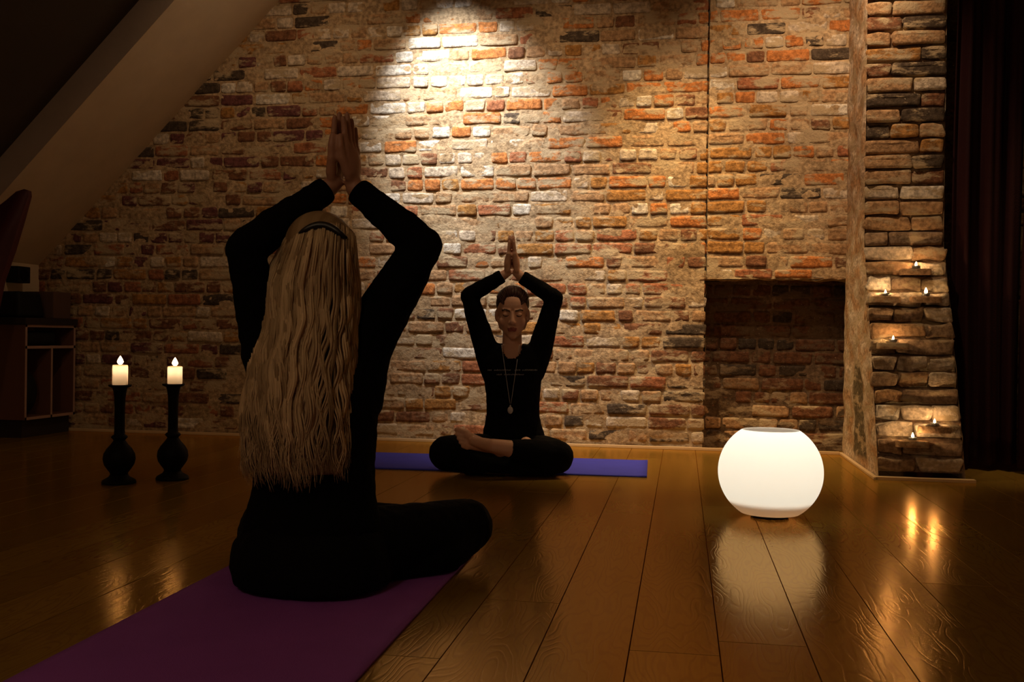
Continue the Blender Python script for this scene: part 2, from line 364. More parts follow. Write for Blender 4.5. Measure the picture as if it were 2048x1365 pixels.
# step edge, niche jambs and lintel underside
mortar_sheet(bm, cl, lambda a, z, o: Vector((.131 + o * .4, a, z)), YW - .028, YW + .02, .965, 3.2, amp=.008)
mortar_sheet(bm, cl, lambda a, z, o: Vector((.123 + o, a, z)), YW - .004, YW + .17, 0, .975, amp=.01)
mortar_sheet(bm, cl, lambda a, z, o: Vector((z, a, .966 + o)), YW - .03, YW + .17, .12, .95, amp=.012)
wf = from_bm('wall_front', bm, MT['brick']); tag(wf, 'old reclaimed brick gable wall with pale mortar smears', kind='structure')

# pillar: upright above, flaring forward towards the floor in worn ledges
XL, XR = .888, 1.266
def pil_y(z): 
    if z > 1.10: return 5.195
    t = (1.10 - z) / 1.10; return 5.195 - .448 * (t ** .92)
bm = bmesh.new(); cl = in_col(bm)
def fP(a, z, o):
    zc = Z0 + (math.floor((z - Z0) / ROW) + .5) * ROW
    return Vector((a, pil_y(zc) - o, z))
def course_f(zc): return lambda a, z, o: Vector((a, pil_y(zc) - o, z))
z = Z0; k = 0
while z < 3.2:
    zc = z + ROW / 2
    if zc > .01:
        fc = course_f(zc); a = XL; r_ = 1.7 if zc < 1.1 else 1.0
        cuts = [XL, XL + random.choice([.12, .17, .225, .26]), XR] if random.random() < .7 else [XL, XL + .12, XL + .255, XR]
        for b0, b1 in zip(cuts, cuts[1:]):
            add_brick(bm, cl, fc, b0 + .002, b1 - .006, max(z + .004, .016), z + ROW - (.010 if zc < 1.1 else .009), random.uniform(-.002, .014) * r_, pick(b0, zc, 'pillar'), random.random() * 50, 2.6 if zc < 1.1 else 1.5)
    z += ROW; k += 1
# ledge mortar following the stepped face
pts = []; z = Z0
while z < 3.2:
    zc = z + ROW / 2; pts += [(max(z, .0), pil_y(zc) + .016), (z + ROW - .012, pil_y(zc) + .016)]; z += ROW
def skinstrip(bm, cl, rows, col):
    g = [[bm.verts.new(p) for p in r] for r in rows]
    for A, B in zip(g, g[1:]):
        for i in range(len(A) - 1):
            q = bm.faces.new((A[i], A[i + 1], B[i + 1], B[i])); q.smooth = True
            for l in q.loops: l[cl] = (*col, 1)
skinstrip(bm, cl, [[Vector((x, y + .004 * noise.noise(Vector((x * 20, z * 30, 0))), z)) for x in [XL + (XR - XL) * i / 12 for i in range(13)]] for z, y in pts], (.24, .16, .10))
# left and right flanks: plastered rubble with brick ends showing
for sx, X_ in ((-1, XL), (1, XR)):
    rows = []; zz = 0
    while zz <= 3.2:
        yf = pil_y(zz) - .001; ny = 22
        rows.append([Vector((X_ + sx * (.004 + .011 * noise.fractal(Vector((yf + (YW - yf) * i / ny, zz, sx)) * 7, 1, 2, 4)) * (0 if i in (0,) else 1) + sx * (.0 if i else -.002), yf + (YW - yf) * i / ny, zz)) for i in range(ny + 1)])
        zz += .032
    g = [[bm.verts.new(p) for p in r] for r in rows]
    for j, (A, B) in enumerate(zip(g, g[1:])):
        for i in range(ny):
            q = bm.faces.new((A[i], A[i + 1], B[i + 1], B[i])); q.smooth = True
            for l in q.loops:
                c0 = l.vert.co; n = noise.noise(Vector((c0.y * 7, c0.z * 14, 2))); k = min(1, max(0, .5 + n * 2.2)); cc = [TAN[j_] * (1 - k) + PALE[j_] * k for j_ in range(3)]
                if .05 < c0.z < .52 and .28 < (c0.y - pil_y(c0.z)) / (YW - pil_y(c0.z)) < .62: cc = (.13, .10, .055)
                l[cl] = (*[v * 1.15 for v in cc], 1)  # flanks brightened: the strip of light on them is put into the colour
pl = from_bm('wall_pillar', bm, MT['brick']); tag(pl, 'brick chimney pillar flaring out towards the floor', kind='structure')

# thin wood strips where brick meets floor
bm = bmesh.new(); box(bm, (XL - .02, 4.70, 0), (XR + .03, 4.738, .014), .003); box(bm, (XL - .028, 4.70, 0), (XL - .008, 5.72, .012), .003)
tag(from_bm('trim_1', bm, MT['trim']), 'thin pale strip around the foot of the pillar', kind='structure')
bm = bmesh.new(); box(bm, (-4.0, 5.686, 0), (.86, 5.708, .016), .003)
tag(from_bm('baseboard_front', bm, MT['trim']), 'thin pale strip along the foot of the brick wall', kind='structure')

# ------------------------------------------------------------------ sloped ceiling with roof window, knee wall, rest of the room
SL = Vector((1, 0, (2.656 - 1.045) / (4.027 - 2.436))).normalized(); SN = Vector((-SL.z, 0, SL.x))     # up the slope / outward
O_ = Vector((-4.027, 0, 1.045))
def onS(s, y, o=0): return O_ + SL * s + Vector((0, y, 0)) + SN * o
YO, YO2, S1, S2 = 4.93, 3.75, .30, 3.4
bm = bmesh.new()
def quad(a, b, c, d): bm.faces.new([bm.verts.new(p) for p in (a, b, c, d)])
def slab(s0, s1, y0, y1, th=.06):
    c = [(s0, y0), (s1, y0), (s1, y1), (s0, y1)]
    lo = [bm.verts.new(onS(s, y)) for s, y in c]; hi = [bm.verts.new(onS(s, y, th)) for s, y in c]
    bm.faces.new(lo); bm.faces.new(hi[::-1])
    for i in range(4): bm.faces.new((lo[i], hi[i], hi[(i + 1) % 4], lo[(i + 1) % 4]))
slab(-.02, 3.05, YO, 5.80); slab(-.02, S1, YO2, YO); slab(-.02, 3.05, -1.4, YO2)
tag(from_bm('ceiling_left', bm, MT['plaster']), 'sloping plastered attic ceiling', kind='structure')
win = empty('window_1', onS(S1, YO2)); tag(win, 'dark roof window recess in the sloping ceiling', kind='structure')
def wpart(name, m, fn):
    global bm
    bm = bmesh.new(); fn(); o = from_bm(name, bm, m, win); o.matrix_parent_inverse = Matrix.Translation(-win.location); return o
def rev():
    dp = .16
    for (a, b) in (((S1, YO), (3.05, YO)), ((S1, YO2), (3.05, YO2)), ((S1, YO2), (S1, YO))):
        e_ = -.002 if a[1] == YO else .002; a = (a[0] + (.002 if a[0] == b[0] else 0), a[1] + e_); b = (b[0] + (.002 if a[0] - .002 == b[0] else 0), b[1] + e_); quad(onS(*a), onS(*b), onS(*b, dp), onS(*a, dp))
wpart('window_reveal', MT['reveal'], rev)
wpart('roller_blind', MT['blind'], lambda: quad(onS(S1, YO2, .15), onS(3.05, YO2, .15), onS(3.05, YO, .15), onS(S1, YO, .15)))
tag(boxobj('wall_left', (-4.10, -1.4, 0), (-4.03, 5.8, 1.045), MT['plaster']), 'low pale knee wall under the slope', kind='structure')
tag(boxobj('ceiling', (-2.0, -1.4, 3.12), (2.95, 5.95, 3.2), MT['plaster']), 'flat ceiling above the room', kind='structure')
tag(boxobj('wall_right', (2.9, -1.4, 0), (2.96, 5.95, 3.2), MT['plaster']), 'plain wall at the right', kind='structure')

# ------------------------------------------------------------------ curtain
def curtain(name, xa, xb, y, zb, label, seed):
    bm = bmesh.new(); nx, nz_ = int((xb - xa) / .007), 24; g = []
    for j in range(nz_ + 1):
        z = zb + (3.05 - zb) * j / nz_; row = []
        for i in range(nx + 1):
            x = xa + (xb - xa) * i / nx; t = x * 62 + seed
            amp = .032 * (1 - .25 * z / 3)
            yy = y + amp * math.sin(t + .5 * math.sin(x * 23 + seed)) + .012 * math.sin(x * 131 + z) - .02 * math.sin(x * 9)
            row.append(bm.verts.new((x + .02 * (z - .2) / 3 * 1.0 + .006 * math.sin(z * 2.1 + x * 6), yy, z + .006 * math.sin(t))))
        g.append(row)
    for A, B in zip(g, g[1:]):
        for i in range(nx): bm.faces.new((A[i], A[i + 1], B[i + 1], B[i]))
    o = from_bm(name, bm, MT['curtain'], smooth=True)
    s = o.modifiers.new('thickness', 'SOLIDIFY'); s.thickness = .004
    return tag(o, label, 'curtain', 'dark curtains right of the pillar')
curtain('curtain', 1.31, 1.62, 5.22, .035, 'dark maroon floor length curtain hanging next to the brick pillar', 1.0)
curtain('curtain', 1.60, 2.3, 5.10, .022, 'dark curtain panel at the right edge of the photo, overlapping the one by the pillar', 2.4)

# ------------------------------------------------------------------ globe lamp
LP = Vector((.313, 3.615, 0)); RG = .181; zc = .160
lamp = empty('globe_lamp', LP); tag(lamp, 'glowing white glass globe lamp with a flat open top, standing on the floorboards', 'lamp')
bm = bmesh.new()
prof = [(RG * math.cos(a), zc + RG * .97 * math.sin(a)) for a in [math.radians(-56 + i * (56 + 56) / 40) for i in range(41)]]
prof = [(r, z) for r, z in prof]
prof = [(0.0, prof[0][1] + .0)] + prof + [(prof[-1][0] - .004, prof[-1][1] + .002), (prof[-1][0] - .008, prof[-1][1] - .003)]
lathe(bm, prof, 72)
sh = from_bm('glass_shade', bm, MT['glass'], lamp, True)
bm = bmesh.new(); lathe(bm, [(0, .0), (.062, .0), (.066, .004), (.066, .010), (.05, .013), (0, .013)], 48); from_bm('lamp_foot', bm, MT['black'], lamp, True)
bm = bmesh.new(); lathe(bm, [(0, .014), (.022, .014), (.022, .06), (.016, .075), (0, .075)], 32); from_bm('bulb_holder', bm, MT['cup'], lamp, True)
bm = bmesh.new(); lathe(bm, [(.018, .070), (.112, .078), (.118, .080)], 48); from_bm('added_shading_disc', bm, MT['dish'], lamp, True)  # unseen disc added to shade and tint the globe's lower glass
bulb = point('bulb_light', (0, 0, .205), 1.62, (.88, .86, .77), .065, lamp)

# ------------------------------------------------------------------ candles and candlesticks
def flame(name, base, h, r, parent):
    bm = bmesh.new(); lathe(bm, [(0, 0), (r * .55, h * .07), (r * .9, h * .22), (r, h * .36), (r * .8, h * .55), (r * .45, h * .78), (r * .15, h * .94), (0, h)], 16)
    o = from_bm(name, bm, MT['flame'], parent, True); o.location = base; return o
def candlestick(px, py, label, lean=0):
    t = empty('candlestick', (px, py, 0)); tag(t, label, 'candlestick', 'tall black candlesticks')
    bm = bmesh.new(); lathe(bm, [(0, 0), (.067, 0), (.068, .006), (.064, .014), (.050, .022), (.040, .028), (.036, .036), (0, .036)], 48); from_bm('foot', bm, MT['iron'], t, True)
    bm = bmesh.new(); lathe(bm, [(0, .034), (.034, .036), (.036, .045), (.046, .058), (.059, .078), (.064, .100), (.061, .122), (.050, .142), (.036, .158), (.026, .172), (.022, .180), (0, .180)], 48); from_bm('bulb_body', bm, MT['iron'], t, True)
    bm = bmesh.new(); lathe(bm, [(0, .176), (.022, .178), (.028, .184), (.033, .190), (.028, .197), (.022, .200), (.0205, .22), (.0205, .30), (.022, .35), (.026, .38), (.031, .397), (0, .397)], 48); from_bm('stem', bm, MT['iron'], t, True)
    bm = bmesh.new(); lathe(bm, [(0, .392), (.034, .394), (.044, .399), (.046, .403), (.045, .406), (.034, .4045), (0, .4045)], 48); from_bm('drip_plate', bm, MT['iron'], t, True)
    return t
def pillar_candle(px, py, z, h, label, r=.0305, watts=.9):
    c = empty('pillar_candle', (px, py, z)); tag(c, label, 'candle', 'lit white pillar candles')
    bm = bmesh.new(); lathe(bm, [(r * .98, 0), (r, .004), (r, h - .006), (r * .96, h - .001), (r * .86, h), (r * .7, h - .006), (r * .3, h - .010), (0, h - .011)], 40)
    from_bm('wax', bm, MT['wax'], c, True)
    bm = bmesh.new(); tube(bm, [(0, 0, h - .012), (.0006, 0, h - .002), (.0015, 0, h + .005)], .0013); from_bm('wick', bm, MT['wick'], c)
    flame('flame', (0, 0, h + .0005), .037, .0125, c)
    point('candle_light', (0, 0, h + .012), watts, (1, .60, .26), .008, c)
    point('candle_light', (0, 0, h - .015), watts * .11, (1, .76, .52), .005, c)
    return c
candlestick(-2.276, 3.765, 'black turned candlestick with bulbous base, nearer the shelf cabinet'); candlestick(-2.126, 3.925, 'black turned candlestick with bulbous base, nearer the woman with long hair')
pillar_candle(-2.276, 3.765, .4055, .082, 'lit white candle on the black candlestick nearer the shelf cabinet'); pillar_candle(-2.120, 3.925, .4055, .075, 'lit white candle on the black candlestick nearer the woman with long hair')
# tea lights on the worn ledges of the pillar
tl = [(1.118, 1.005, 'tea light with orange flame, highest one on the brick pillar', 1.0), (1.150, .868, 'brightest tea light on the pillar, near its right edge below the highest one', 2.0), (.965, .868, 'small tea light near the left corner of the pillar, level with the brightest one', .5),
      (.985, .645, 'small tea light alone on the left half of the pillar at mid height', .6), (1.140, .266, 'small tea light low on the right side of the pillar', .7), (1.040, .200, 'lowest tea light on the brick pillar', 1.1)]
for x, z, lab, k in tl:
    top = z - .022; row = math.floor((top - Z0) / ROW); y = pil_y(Z0 + (row + .5) * ROW) - .014 - .0185
    t = empty('tea_light', (x, y, top)); tag(t, lab, 'candle', 'tea lights on the pillar')
    bm = bmesh.new(); lathe(bm, [(0, 0), (.0175, 0), (.0185, .001), (.0185, .013), (.0180, .013), (.0172, .002), (0, .002)], 24); from_bm('cup', bm, MT['tin'], t, True)
    bm = bmesh.new(); lathe(bm, [(0, .002), (.0168, .0022), (.0168, .009), (0, .0085)], 24); from_bm('wax', bm, MT['wax'], t, True)
    bm = bmesh.new(); tube(bm, [(0, 0, .008), (.0004, 0, .013)], .0008, 5); from_bm('wick', bm, MT['wick'], t)
    flame('flame', (0, 0, .0105), .024 * (.7 + .3 * k), .0062 * (.7 + .3 * k), t)
    point('candle_light', (0, -.004, .022), 1.6 * k, (1, .60, .27), .006, t)
    # the ledge brick each one stands on
bm = bmesh.new(); cl = in_col(bm)
for x, z, lab, k in tl:
    top = z - .022; row = math.floor((top - Z0) / ROW); yc = pil_y(Z0 + (row + .5) * ROW)
    add_brick(bm, cl, lambda a, zz, o, yc=yc, top=top: Vector((a, zz, top + o - .003)), max(XL, x - .07), min(x + .07, XR), yc - .054, yc + .03, .0, TAN, x * 9, .3)
lg = from_bm('wall_ledges', bm, MT['brick']); tag(lg, 'projecting brick ledges on the pillar', kind='structure')

# ------------------------------------------------------------------ yoga mats
def mat_obj(name, c, rz, wx, wy, m, label, th=.006):
    bm = bmesh.new(); nx, ny = 40, 24; g = {}
    for k, z in ((0, 0), (1, th)):
        for i in range(nx + 1):
            for j in range(ny + 1):
                x = (i / nx - .5) * wx; y = (j / ny - .5) * wy
                e = max(0, abs(i / nx - .5) * 2 - .96) / .04
                g[k, i, j] = bm.verts.new((x, y, z + (.0018 * e + .0008 * noise.noise(Vector((x * 5, y * 5, 1)))) * (1 if k else 0) ))
    for i in range(nx):
        for j in range(ny):
            bm.faces.new((g[1, i, j], g[1, i + 1, j], g[1, i + 1, j + 1], g[1, i, j + 1])); bm.faces.new((g[0, i, j], g[0, i, j + 1], g[0, i + 1, j + 1], g[0, i + 1, j]))
    for i in range(nx):
        for j in (0, ny): bm.faces.new((g[0, i, j], g[0, i + 1, j], g[1, i + 1, j], g[1, i, j]))
    for j in range(ny):
        for i in (0, nx): bm.faces.new((g[0, i, j], g[0, i, j + 1], g[1, i, j + 1], g[1, i, j]))
    o = from_bm(name, bm, m, None, True); o.location = c; o.rotation_euler = (0, 0, rz); return tag(o, label, 'yoga mat')
mat_obj('yoga_mat', (-.868, 1.90, .0005), math.pi / 2 + .012, 1.76, .60, MT['purple'], 'purple yoga mat under the woman with long blonde hair')
mat_obj('yoga_mat', (-1.02, 4.775, .0005), .028, 1.73, .60, MT['blue'], 'violet blue yoga mat lying along the brick wall')

# ------------------------------------------------------------------ shelf cabinet and things around it
CX, CY0, CY1, CZ0, CZ1 = -3.74, 5.195, 5.675, .105, .66
cab = empty('shelf_cabinet', (-3.885, 5.43, 0)); tag(cab, 'low red-brown shelf cabinet with open compartments by the knee wall', 'cabinet')
def cp(name, lo, hi, m, bevel=.002):
    o = boxobj(name, lo, hi, m, cab, bevel); o.matrix_parent_inverse = Matrix.Translation(-cab.location); return o
t_ = .016
cp('side_panel', (-4.02, CY0, CZ0), (CX, CY0 + t_, CZ1), MT['walnut']); cp('side_panel', (-4.02, CY1 - t_, CZ0), (CX, CY1, CZ1), MT['walnut'])
cp('bottom_panel', (-4.02, CY0 + t_, CZ0), (CX, CY1 - t_, CZ0 + t_), MT['walnut']); cp('back_panel', (-4.02, CY0 + t_, CZ0 + t_), (-4.01, CY1 - t_, CZ1), MT['walnut'])
cp('shelf', (-4.0, CY0 + t_, .52), (CX, CY1 - t_, .536), MT['walnut']); cp('divider', (-4.0, 5.435, CZ0 + t_), (CX, 5.450, .52), MT['walnut'])
cp('top_panel', (-4.025, CY0 - .012, CZ1 + .001), (CX + .012, CY1 + .01, .70), MT['plinth'], .004); cp('plinth', (-4.0, CY0 + .02, 0), (CX - .03, CY1 - .01, CZ0), MT['plinth'])
bm = bmesh.new(); e = CX + .0005
for lo, hi in (((e, CY0, CZ0), (e + .002, CY0 + t_, CZ1)), ((e, CY1 - t_, CZ0), (e + .002, CY1, CZ1)), ((e, CY0, CZ0), (e + .002, CY1, CZ0 + t_)), ((e, CY0, .52), (e + .002, CY1, .536)), ((e, CY0, CZ1 - .014), (e + .002, CY1, CZ1)), ((e, 5.435, CZ0), (e + .002, 5.45, .52))): box(bm, lo, hi)
o = from_bm('edge_banding', bm, MT['edge'], cab); o.matrix_parent_inverse = Matrix.Translation(-cab.location)
bm = bmesh.new(); bmesh.ops.create_uvsphere(bm, u_segments=32, v_segments=20, radius=1, matrix=Matrix.Translation((-3.86, 5.325, .262)) @ Matrix.Diagonal((.085, .095, .139, 1)))
tag(from_bm('floor_cushion', bm, MT['black'], None, True), 'round black cushion stored upright in the lower left compartment of the cabinet', 'cushion')
bm = bmesh.new(); box(bm, (-3.96, 5.25, .537), (-3.765, 5.52, .625), .03)
tag(from_bm('folded_blanket', bm, MT['black'], None, True), 'black folded blanket in the upper compartment of the cabinet', 'blanket')
bm = bmesh.new()
for k, v in enumerate(((-3.985, 5.26, .701), (-3.80, 5.26, .701), (-3.80, 5.45, .701), (-3.985, 5.45, .701))): pass
box(bm, (-3.985, 5.22, .701), (-3.80, 5.46, .855), .025)
for v in bm.verts:
    if v.co.z > .78: v.co.x += (-3.89 - v.co.x) * .18; v.co.y += (5.34 - v.co.y) * .12
tag(from_bm('carry_bag', bm, MT['black'], None, True), 'black bag standing on top of the shelf cabinet', 'bag')
bm = bmesh.new(); box(bm, (-3.97, 5.50, .701), (-3.77, 5.67, .865), .006)
tag(from_bm('storage_box', bm, MT['boxbrown']), 'brown box on the cabinet top against the brick wall', 'box')
sp = empty('wall_speaker', (-4.0, 5.47, .97)); tag(sp, 'small black square speaker mounted on the pale knee wall above the cabinet', 'speaker')
bm = bmesh.new(); box(bm, (-.029, -.06, -.055), (.05, .06, .045), .006); from_bm('speaker_cabinet', bm, MT['black'], sp)
bm = bmesh.new(); lathe(bm, [(0, .0), (.03, .0), (.036, .004), (.036, .006), (.028, .004), (0, .009)], 24); o = from_bm('speaker_cone', bm, MT['iron'], sp, True); o.location = (.05, 0, -.005); o.rotation_euler = (0, math.pi / 2, 0)
# tall leaning padded board
ol = [(0.60, 0), (.75, .0)]
bm = bmesh.new(); yb = 4.86
pp = [atY(-110, 858, yb), atY(-60, 858, yb), atY(-28, 700, yb), atY(0, 562, yb), atY(22, 500, yb), atY(40, 440, yb), atY(55, 392, yb), atY(54, 381, yb), atY(46, 378, yb), atY(30, 383, yb), atY(0, 410, yb), atY(-40, 452, yb), atY(-74, 520, yb), atY(-98, 640, yb)]
for p in pp[:2]: p.z = .003
va = [bm.verts.new(p) for p in pp]; vb = [bm.verts.new(p + Vector((0, .045, 0))) for p in pp]
bm.faces.new(va); bm.faces.new(vb[::-1])
for i in range(len(va)): bm.faces.new((va[i], va[(i + 1) % len(va)], vb[(i + 1) % len(va)], vb[i]))
bmesh.ops.bevel(bm, geom=[e for e in bm.edges if abs((e.verts[0].co - e.verts[1].co).y) < .001], offset=.008, segments=2, affect='EDGES')
tag(from_bm('padded_board', bm, MT['maroon'], None, True), 'dark maroon rounded padded board standing upright at the left edge of the photo', 'board')

# ------------------------------------------------------------------ people
def cap(bm, p0, p1, r0, r1, n=16):
    """closed tapered limb with round ends"""
    p0, p1 = Vector(p0), Vector(p1); d = p1 - p0; L_ = d.length; t = d / L_ if L_ > 1e-6 else Vector((0, 0, 1)); a = t.orthogonal().normalized(); b = t.cross(a)
    prof = []
    for k in range(6): an = math.pi / 2 * k / 5; prof.append((-math.cos(an) * r0, math.sin(an) * r0))
    for k in range(6): an = math.pi / 2 * k / 5; prof.append((L_ + math.sin(an) * r1, math.cos(an) * r1))
    rings = []
    for h, r in prof:
        if r < 1e-5: rings.append([bm.verts.new(p0 + t * h)])
        else: rings.append([bm.verts.new(p0 + t * h + (a * math.cos(q) + b * math.sin(q)) * r) for q in [2 * math.pi * i / n for i in range(n)]])
    for A, B in zip(rings, rings[1:]):
        for i in range(n):
            j = (i + 1) % n
            if len(A) == 1: bm.faces.new((A[0], B[j], B[i]))
            elif len(B) == 1: bm.faces.new((A[i], A[j], B[0]))
            else: bm.faces.new((A[i], A[j], B[j], B[i]))
def chain(bm, pts, rs):
    for (p, q, a, b) in zip(pts, pts[1:], rs, rs[1:]): cap(bm, p, q, a, b)
def ell(bm, c, rx, ry, rz, X_=Vector((1, 0, 0)), Y_=Vector((0, 1, 0)), Z_=Vector((0, 0, 1))):
    m = Matrix.Identity(4)
    for i in range(3): m[i][0] = X_[i] * rx; m[i][1] = Y_[i] * ry; m[i][2] = Z_[i] * rz; m[i][3] = c[i]
    bmesh.ops.create_uvsphere(bm, u_segments=24, v_segments=16, radius=1, matrix=m)
def loft(bm, secs, side, front, n=28, p=2.3):
    """stack of rounded sections (centre, half width, half depth)"""
    rings = []
    for c, rx, ry in secs:
        c = Vector(c); rg = []
        for i in range(n):
            t = 2 * math.pi * i / n; ct, st = math.cos(t), math.sin(t)
            rg.append(bm.verts.new(c + side * (rx * math.copysign(abs(ct) ** (2 / p), ct)) + front * (ry * math.copysign(abs(st) ** (2 / p), st))))
        rings.append(rg)
    for A, B in zip(rings, rings[1:]):
        for i in range(n): bm.faces.new((A[i], A[(i + 1) % n], B[(i + 1) % n], B[i]))
    bm.faces.new(rings[0][::-1]); bm.faces.new(rings[-1])
def fuse(name, bm, voxel, smooth_it, mats, parent, wrinkle=0, seed=0, cut=None, paint=None):
    bmesh.ops.recalc_face_normals(bm, faces=bm.faces)
    me = bpy.data.meshes.new('tmp'); bm.to_mesh(me); bm.free(); o = bpy.data.objects.new('tmp', me); COL.objects.link(o)
    r = o.modifiers.new('r', 'REMESH'); r.mode = 'VOXEL'; r.voxel_size = voxel
    if smooth_it: s = o.modifiers.new('s', 'SMOOTH'); s.factor = .5; s.iterations = smooth_it
    dg = bpy.context.evaluated_depsgraph_get(); dg.update()
    out = bpy.data.meshes.new_from_object(o.evaluated_get(dg)); bpy.data.objects.remove(o); out.name = name
    if wrinkle:
        ns = [v.normal.copy() for v in out.vertices]
        for v, nn in zip(out.vertices, ns):
            q = v.co * 22; q.x += seed
            k = noise.ridged_multi_fractal(Vector((q.x, q.y, q.z * .8)), 1, 2, 3, 1, 2) - 1
            v.co += nn * wrinkle * max(-1, min(1, k))
    for v in out.vertices: v.co.z = max(v.co.z, .0095)
    if cut:
        b2 = bmesh.new(); b2.from_mesh(out); bmesh.ops.delete(b2, geom=[v for v in b2.verts if cut(v.co)], context='VERTS'); b2.to_mesh(out); b2.free()
    for m in mats: out.materials.append(m)
    for p in out.polygons:
        p.use_smooth = True
        if paint: p.material_index = paint(p.center, p.normal)
    ob = bpy.data.objects.new(name, out); COL.objects.link(ob)
    if parent: ob.parent = parent; ob.matrix_parent_inverse = Matrix.Translation(-parent.location)
    return ob
def hand(bm, wrist, d, n, t, s=1.0, curl=.0):
    """palm, four fingers of unequal length and a side thumb; d: along fingers, n: way the palm faces, t: thumb side"""
    d = d.normalized(); n = (n - d * n.dot(d)).normalized(); t = t - d * t.dot(d) - n * t.dot(n); t.normalize()
    fl = ((.031, .070, .0088), (.0105, .079, .0092), (-.0105, .073, .0088), (-.0305, .058, .0078))
    for k, (off, ln, r) in enumerate(fl):
        kn = wrist + d * (.096 - .004 * abs(k - 1)) * s + t * off * s
        cap(bm, wrist + d * .012 * s + t * off * .62 * s, kn, .0135 * s, .0115 * s, 12)
        p = kn; dd = (d + t * (.10 - .065 * k)).normalized()
        for q, fr in enumerate((.45, .31, .24)):
            nd = (dd + n * curl * (q + .2)).normalized(); p2 = p + nd * ln * fr * s
            cap(bm, p, p2, r * (1.03 - .06 * q) * s, r * (.97 - .08 * q) * s, 10); p = p2
    ell(bm, wrist + d * .046 * s - n * .003 * s, .037 * s, .0165 * s, .050 * s, t, n, d)
    b0 = wrist + d * .022 * s + t * .024 * s; b1 = b0 + (d * .036 + t * .020 + n * .006) * s; b2 = b1 + (d * .030 + t * .008) * s; b3 = b2 + (d * .025 - t * .002) * s
    cap(bm, b0, b1, .0150 * s, .0118 * s, 12); cap(bm, b1, b2, .0105 * s, .0098 * s, 12); cap(bm, b2, b3, .0098 * s, .0080 * s, 12)
def cuffs(name, sweater, arms, person):
    for e_, w_, r in arms:
        ax = (w_ - e_).normalized(); a = ax.orthogonal().normalized(); b = ax.cross(a); c = w_ - ax * .027; b2 = bmesh.new(); n = 36; m = 12; g = []
        for i in range(n):
            t = 2 * math.pi * i / n; rd = a * math.cos(t) + b * math.sin(t); k = 1 + .05 * noise.noise(rd * 2 + c * 9)
            g.append([b2.verts.new(c + rd * (r * k + .0045 * math.cos(2 * math.pi * j / m)) + ax * (.021 * math.sin(2 * math.pi * j / m))) for j in range(m)])
        for i in range(n):
            for j in range(m): b2.faces.new((g[i][j], g[(i + 1) % n][j], g[(i + 1) % n][(j + 1) % m], g[i][(j + 1) % m]))
        o = from_bm(name, b2, MT['black_cloth'], sweater, True); o.matrix_parent_inverse = Matrix.Identity(4)
def foot(bm, ankle, d, up, s=1.0):
    """d: towards the toes, up: top of the foot"""
    d = d.normalized(); up = (up - d * up.dot(d)).normalized(); sd = d.cross(up)
    heel = ankle - d * .038 * s - up * .040 * s
    ell(bm, heel, .029 * s, .030 * s, .028 * s, sd, d, up); cap(bm, ankle, heel, .030 * s, .026 * s)
    cap(bm, ankle - up * .006, ankle + d * .085 * s - up * .030 * s, .031 * s, .022 * s); cap(bm, heel + d * .02, ankle + d * .12 * s - up * .046 * s + sd * .018 * s, .024 * s, .020 * s); cap(bm, heel + d * .02, ankle + d * .11 * s - up * .048 * s - sd * .022 * s, .022 * s, .017 * s)
    for k, (o_, r, L_) in enumerate(((.030, .0125, .050), (.010, .0095, .050), (-.006, .0088, .043), (-.021, .0085, .034), (-.034, .0085, .024))):
        b = ankle + d * (.125 - .006 * k) * s - up * .045 * s + sd * o_ * s
        cap(bm, b, b + d * L_ * s - up * .003, r * s * 1.1, r * s * .95, 10)
def head(bm, c, f, u, s):
    """skull, jaw, brow, closed eyes, nose, lips, ears; f front, u up, s the head's own left-right axis"""
    P = lambda a, b, e: c + s * a + f * b + u * e
    ell(bm, P(0, -.012, .032), .074, .094, .084, s, f, u); ell(bm, P(0, .018, -.022), .062, .070, .088, s, f, u); ell(bm, P(0, .034, -.072), .044, .044, .036, s, f, u)
    ell(bm, P(0, .062, -.100), .020, .017, .015, s, f, u)
    cap(bm, P(0, .083, .010), P(0, .103, -.030), .0075, .0115); ell(bm, P(.010, .093, -.033), .0085, .010, .0075, s, f, u); ell(bm, P(-.010, .093, -.033), .0085, .010, .0075, s, f, u)
    for q in (-1, 1):
        cap(bm, P(q * .014, .080, .021), P(q * .044, .066, .023), .0078, .0075); ell(bm, P(q * .031, .073, .003), .0150, .0130, .0110, s, f, u)
        ell(bm, P(q * .042, .055, -.030), .021, .022, .022, s, f, u)
        ell(bm, P(q * .074, -.008, -.008), .008, .018, .032, s, (f * .9 + s * q * .35).normalized(), u); cap(bm, P(q * .050, .012, -.062), P(q * .060, -.005, -.030), .014, .014)
    cap(bm, P(-.017, .082, -.059), P(.017, .082, -.059), .0065, .0065); cap(bm, P(0, .087, -.058), P(0, .088, -.058), .0075, .0075); cap(bm, P(-.014, .081, -.0695), P(.014, .081, -.0695), .0075, .0075)
def strands(name, paths, mats, parent, sides=4):
    """paths: list of (points, radius, tone)"""
    bm = bmesh.new(); cl = in_col(bm)
    for pts, r, tone in paths:
        k0 = len(bm.faces); n = len(pts)
        tube(bm, pts, [r * min(1, .55 + 1.2 * i / n) * (1 if i < n * .7 else max(.18, 1 - (i / n - .7) / .3)) for i in range(n)], sides)
        bm.faces.ensure_lookup_table()
        for f_ in bm.faces[k0:]:
            for l in f_.loops: l[cl] = (tone, tone, tone, 1)
    return bm

